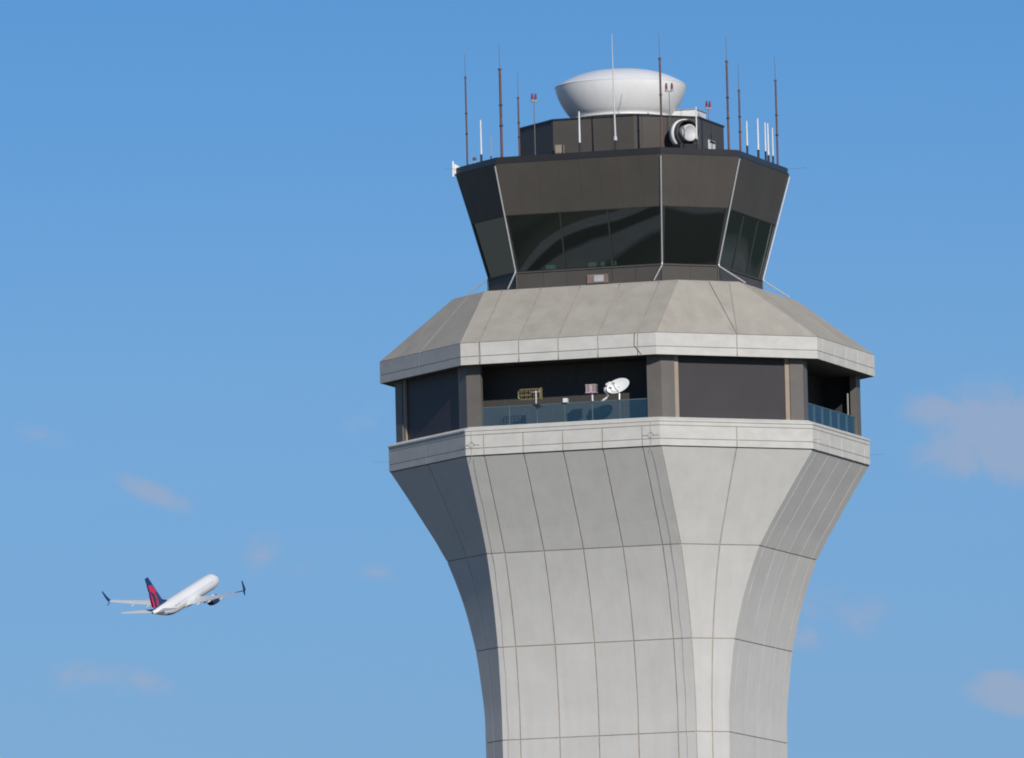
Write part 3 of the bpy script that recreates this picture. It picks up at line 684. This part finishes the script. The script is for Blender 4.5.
# desks inside the cab; added glowing screens stand in for teal reflected glints
M['glint_screen'] = bpy.data.materials.new('teal_glint_glow'); M['glint_screen'].use_nodes = True
b_ = M['glint_screen'].node_tree.nodes['Principled BSDF']; b_.inputs['Base Color'].default_value = (.05,.1,.1,1); b_.inputs['Emission Color'].default_value = (.35,.8,.62,1); b_.inputs['Emission Strength'].default_value = 2.0
for k, lab, xs_ in ((1,'long control desk with added glint screens behind the front cab windows',((-2.3,.5),(-.12,.42),(.42,.2),(1.0,.3))), (2,'control desk with added glint screens behind the right chamfered cab window',((-.7,.1),(.1,.3),(.8,.14)))):
    ang = -TH + (0 if k == 1 else math.radians(45))
    e = empty('control_desk', (0,0,61.45), ang); tag(e, lab, 'desk', 'control desks inside the cab')
    dist = 5.2 if k == 1 else 6.1; w = 3.1 if k == 1 else 1.3
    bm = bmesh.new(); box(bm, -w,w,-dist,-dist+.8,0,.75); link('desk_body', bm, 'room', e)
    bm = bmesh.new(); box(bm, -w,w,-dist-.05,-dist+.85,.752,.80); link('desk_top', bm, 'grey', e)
    for x, sw in xs_:
        bm = bmesh.new(); box(bm, x-sw/2-.03,x+sw/2+.03,-dist+.14,-dist+.2,.80,1.30); mo = link('monitor', bm, 'black', e)
        bm = bmesh.new(); box(bm, x-sw/2,x+sw/2,-dist+.12,-dist+.138,1.06,1.27); link('glint_screen', bm, 'glint_screen', mo)

# ------------------------------------------------------------------ airliner
Fv = Vector((0.351897616,0.884771791,0.305527323)); Rv = Vector((0.927145476,-0.374350507,0.016216181)); Uv = Vector((-0.128721928,-0.27756184,0.952045214))
A_ = empty('airliner'); tag(A_, 'white twin engine airliner with red and blue tail climbing away left of the tower', 'airplane')
nose = Vector((-100.4819,2105.3882,223.4127))
A_.matrix_world = Matrix(((Rv.x,Fv.x,Uv.x,nose.x),(Rv.y,Fv.y,Uv.y,nose.y),(Rv.z,Fv.z,Uv.z,nose.z),(0,0,0,1)))
# local axes: x starboard, y forward (nose tip at 0), z up
bm = bmesh.new()
stn = [(0,.02,-.45),(-.3,.55,-.42),(-.9,1.0,-.32),(-1.8,1.42,-.18),(-3.0,1.72,-.06),(-4.5,1.88,0),(-8,1.9,0),(-15,1.9,0),(-22,1.9,0),(-26.2,1.9,0),(-29.0,1.84,.04),(-31,1.68,.18),(-33,1.42,.40),(-35,1.10,.66),(-37,.74,.92),(-38.5,.46,1.10),(-39.4,.26,1.2),(-39.5,.05,1.22)]
sg = 32; rings = []
for y, r, zc in stn:
    rings.append([bm.verts.new((r*.99*math.cos(2*PI*j/sg), y, zc + r*1.04*math.sin(2*PI*j/sg))) for j in range(sg)])
for A1, B1 in zip(rings, rings[1:]):
    for j in range(sg):
        f_ = bm.faces.new((A1[j], A1[(j+1)%sg], B1[(j+1)%sg], B1[j])); ang_ = (j+.5)/sg*360
        if 222 < ang_ < 318 and -33 < A1[0].co.y <= -4: f_.material_index = 1
bm.faces.new(rings[0]); bm.faces.new(rings[-1])
fus = link('fuselage', bm, ['plane', 'navy'], A_, smooth=True)
bm = bmesh.new()                                                     # belly fairing under the wing
rings = []
for f in range(9):
    t_ = f/8; y = -13.2-11.8*t_; w = 2.15*math.sin(PI*min(max(t_,.06),.94))**.4
    rings.append([bm.verts.new((w*1.0*math.cos(2*PI*j/20), y, -1.25+.95*math.sin(PI*min(max(t_,.06),.94))**.5*math.sin(2*PI*j/20))) for j in range(20)])
for A1, B1 in zip(rings, rings[1:]):
    for j in range(20): bm.faces.new((A1[j], A1[(j+1)%20], B1[(j+1)%20], B1[j]))
bm.faces.new(rings[0]); bm.faces.new(rings[-1]); link('belly_fairing', bm, 'wing', A_, smooth=True)
for s in (-1,1):
    bm = bmesh.new()
    for i in range(47):
        y = -6.2-.51*i
        r = 1.9*.99; z = .42
        x = s*(math.sqrt(max(0, 1-(z/(1.9*1.04))**2))*r+.006)
        bm.faces.new([bm.verts.new(p_) for p_ in ((x,y,z-.17),(x,y-.23,z-.17),(x-s*.03,y-.23,z+.17),(x-s*.03,y,z+.17))])
    link('cabin_windows', bm, 'grey', fus)
for s in (-1,1):
    bm = bmesh.new(); bm.faces.new([bm.verts.new(p_) for p_ in ((s*.25,-1.62,1.16),(s*1.02,-2.15,.86),(s*1.22,-2.5,1.12),(s*.3,-2.2,1.52))])
    link('cockpit_window', bm, 'black', fus)
def loft(bm, secs, mi=0):
    rings = []
    for sec in secs: rings.append([bm.verts.new(p) for p in sec])
    n_ = len(rings[0])
    for A1, B1 in zip(rings, rings[1:]):
        for j in range(n_): bm.faces.new((A1[j], A1[(j+1)%n_], B1[(j+1)%n_], B1[j])).material_index = mi
    bm.faces.new(rings[0]); bm.faces.new(rings[-1])
AF = [(0,0),(.03,.35),(.15,.85),(.35,1),(.65,.7),(1,.03),(1,-.03),(.65,-.25),(.35,-.5),(.15,-.5),(.03,-.25)]
def sec_h(x, le, te, z, th): return [(x, le+(te-le)*u, z+v*th/2) for u, v in AF]
for s in (-1,1):
    bm = bmesh.new()
    loft(bm, [sec_h(s*1.2,-14.4,-22.9,-1.2,1.1), sec_h(s*2.0,-14.9,-22.9,-1.15,1.0), sec_h(s*5.8,-17.3,-22.8,-.66,.62), sec_h(s*11.8,-20.2,-23.8,.32,.36), sec_h(s*17.6,-23.2,-24.9,1.55,.20)])
    wg = link('wing', bm, 'wing', A_, smooth=False)
    bm = bmesh.new()
    def sec_w(x, le, te, z, th): return [(x + v*th/2*s, le+(te-le)*u, z) for u, v in AF]
    loft(bm, [sec_w(s*17.6,-23.2,-24.95,1.52,.2), sec_w(s*17.85,-23.6,-25.2,1.8,.16), sec_w(s*18.1,-24.6,-25.8,2.9,.12), sec_w(s*18.35,-25.9,-26.5,4.45,.08)])
    loft(bm, [sec_w(s*17.62,-23.6,-24.9,1.5,.14), sec_w(s*17.85,-24.3,-25.2,1.05,.1), sec_w(s*18.05,-25.0,-25.4,.6,.06)])
    link('winglet', bm, 'navy', wg)
    for xx, ln in ((5.0,3.0),(8.0,2.6),(11.6,2.2)):
        bm = bmesh.new(); yy = -21.9-(xx-5)*.26; zz = -1.0+(xx-5)*.17
        loft(bm, [[(s*xx+r_*math.cos(a), yy-ln*t_, zz+.1*t_+r_*.9*math.sin(a)) for a in [2*PI*j/8 for j in range(8)]] for t_, r_ in ((0,.05),(.2,.2),(.6,.22),(1,.04))])
        link('flap_fairing', bm, 'wing', wg, smooth=True)
    bm = bmesh.new()
    loft(bm, [sec_h(s*.5,-34.2,-38.2,.95,.42), sec_h(s*7.15,-40.4,-41.9,2.15,.14)])
    link('horizontal_stabilizer', bm, 'wing', A_)
    ex, ez = s*4.83, -2.3
    E_ = Matrix.Translation((ex,-12.4,ez)) @ Matrix.Rotation(PI/2, 4, 'X')
    bm = bmesh.new(); lathe(bm, [(.82,.3),(.86,.02),(.95,-.02),(1.04,.2),(1.12,1.0),(1.12,2.2),(1.0,3.3),(.84,4.0),(.80,4.0),(.80,3.2)], 28, 0, E_); en = link('engine', bm, 'navy', A_, smooth=True)
    bm = bmesh.new(); lathe(bm, [(.80,.25),(.85,.0),(.95,-.04),(1.05,.18),(1.075,.4)], 28, 0, E_); link('inlet_lip', bm, 'wing', en, smooth=True)
    bm = bmesh.new(); lathe(bm, [(0,.9),(.84,.9)], 24, 0, E_); lathe(bm, [(.83,3.98),(.5,3.95)], 24, 0, E_); lathe(bm, [(0,.35),(.12,.5),(.25,.88)],16,0,E_); link('engine_interior', bm, 'black', en)
    bm = bmesh.new(); lathe(bm, [(.60,3.3),(.56,4.4),(.40,5.0),(.36,5.0),(.36,4.7),(0,4.7)], 24, 0, E_); lathe(bm, [(.3,4.7),(.16,5.3),(0,5.6)], 16, 0, E_); link('exhaust_cone', bm, 'black', en, smooth=True)
    bm = bmesh.new(); loft(bm, [[(ex-.16,-13.2,ez+1.05),(ex+.16,-13.2,ez+1.05),(ex+.16,-19.5,ez+.5),(ex-.16,-19.5,ez+.5)],[(ex-.1,-14.2,ez+1.35),(ex+.1,-14.2,ez+1.35),(ex+.1,-21,-.9),(ex-.1,-21,-.9)]]); link('pylon', bm, 'plane', en)
bm = bmesh.new()
def sec_v(z, le, te, th): return [(v*th/2 if i < 6 else v*th, le+(te-le)*u, z) for i, (u, v) in enumerate(AFV)]
AFV = [(0,0),(.05,.4),(.2,.9),(.4,1),(.7,.6),(1,.05),(1,-.025),(.7,-.3),(.4,-.5),(.2,-.45),(.05,-.2)]
loft(bm, [sec_v(1.3,-28.5,-38.1,.5), sec_v(2.1,-30.2,-38.4,.46), sec_v(2.9,-32.8,-38.7,.42), sec_v(9.8,-38.8,-40.8,.2)])
fin = link('tail_fin', bm, 'navy', A_)
# red emblem patches on both flanks of the fin
def le_z(z): return -32.6 + (z-2.9)*(-37.7+32.6)/(9.25-2.9) if z > 2.9 else -30.2+(z-2.1)*(-2.4)/.8
patches = [([(-40.00,7.90),(-37.50,7.55),(-36.05,5.95),(-35.75,5.50),(-37.55,5.30),(-38.65,5.95),(-39.55,6.35)],'crim'),
           ([(-39.45,5.85),(-38.75,5.25),(-38.20,3.85),(-37.95,2.15),(-38.75,2.15),(-39.15,3.65)],'crim'),
           ([(-37.55,5.30),(-36.15,5.25),(-35.55,3.85),(-35.65,2.15),(-37.05,2.15),(-37.05,3.65)],'crimd')]
bm = bmesh.new()
for s in (-1,1):
    for pts, mm_ in patches:
        f = bm.faces.new([bm.verts.new((s*(.27-(z-2)*.018), y, z)) for y, z in pts]); f.material_index = 0 if mm_ == 'crim' else 1
link('tail_emblem', bm, ['crim', 'crimd'], fin)
bm = bmesh.new(); lathe(bm, [(.0,-.0),(.24,.02),(.24,-.12)], 12, 0, Matrix.Translation((0,-39.5,1.22)) @ Matrix.Rotation(PI/2,4,'X')); link('auxiliary_exhaust', bm, 'black', fus)
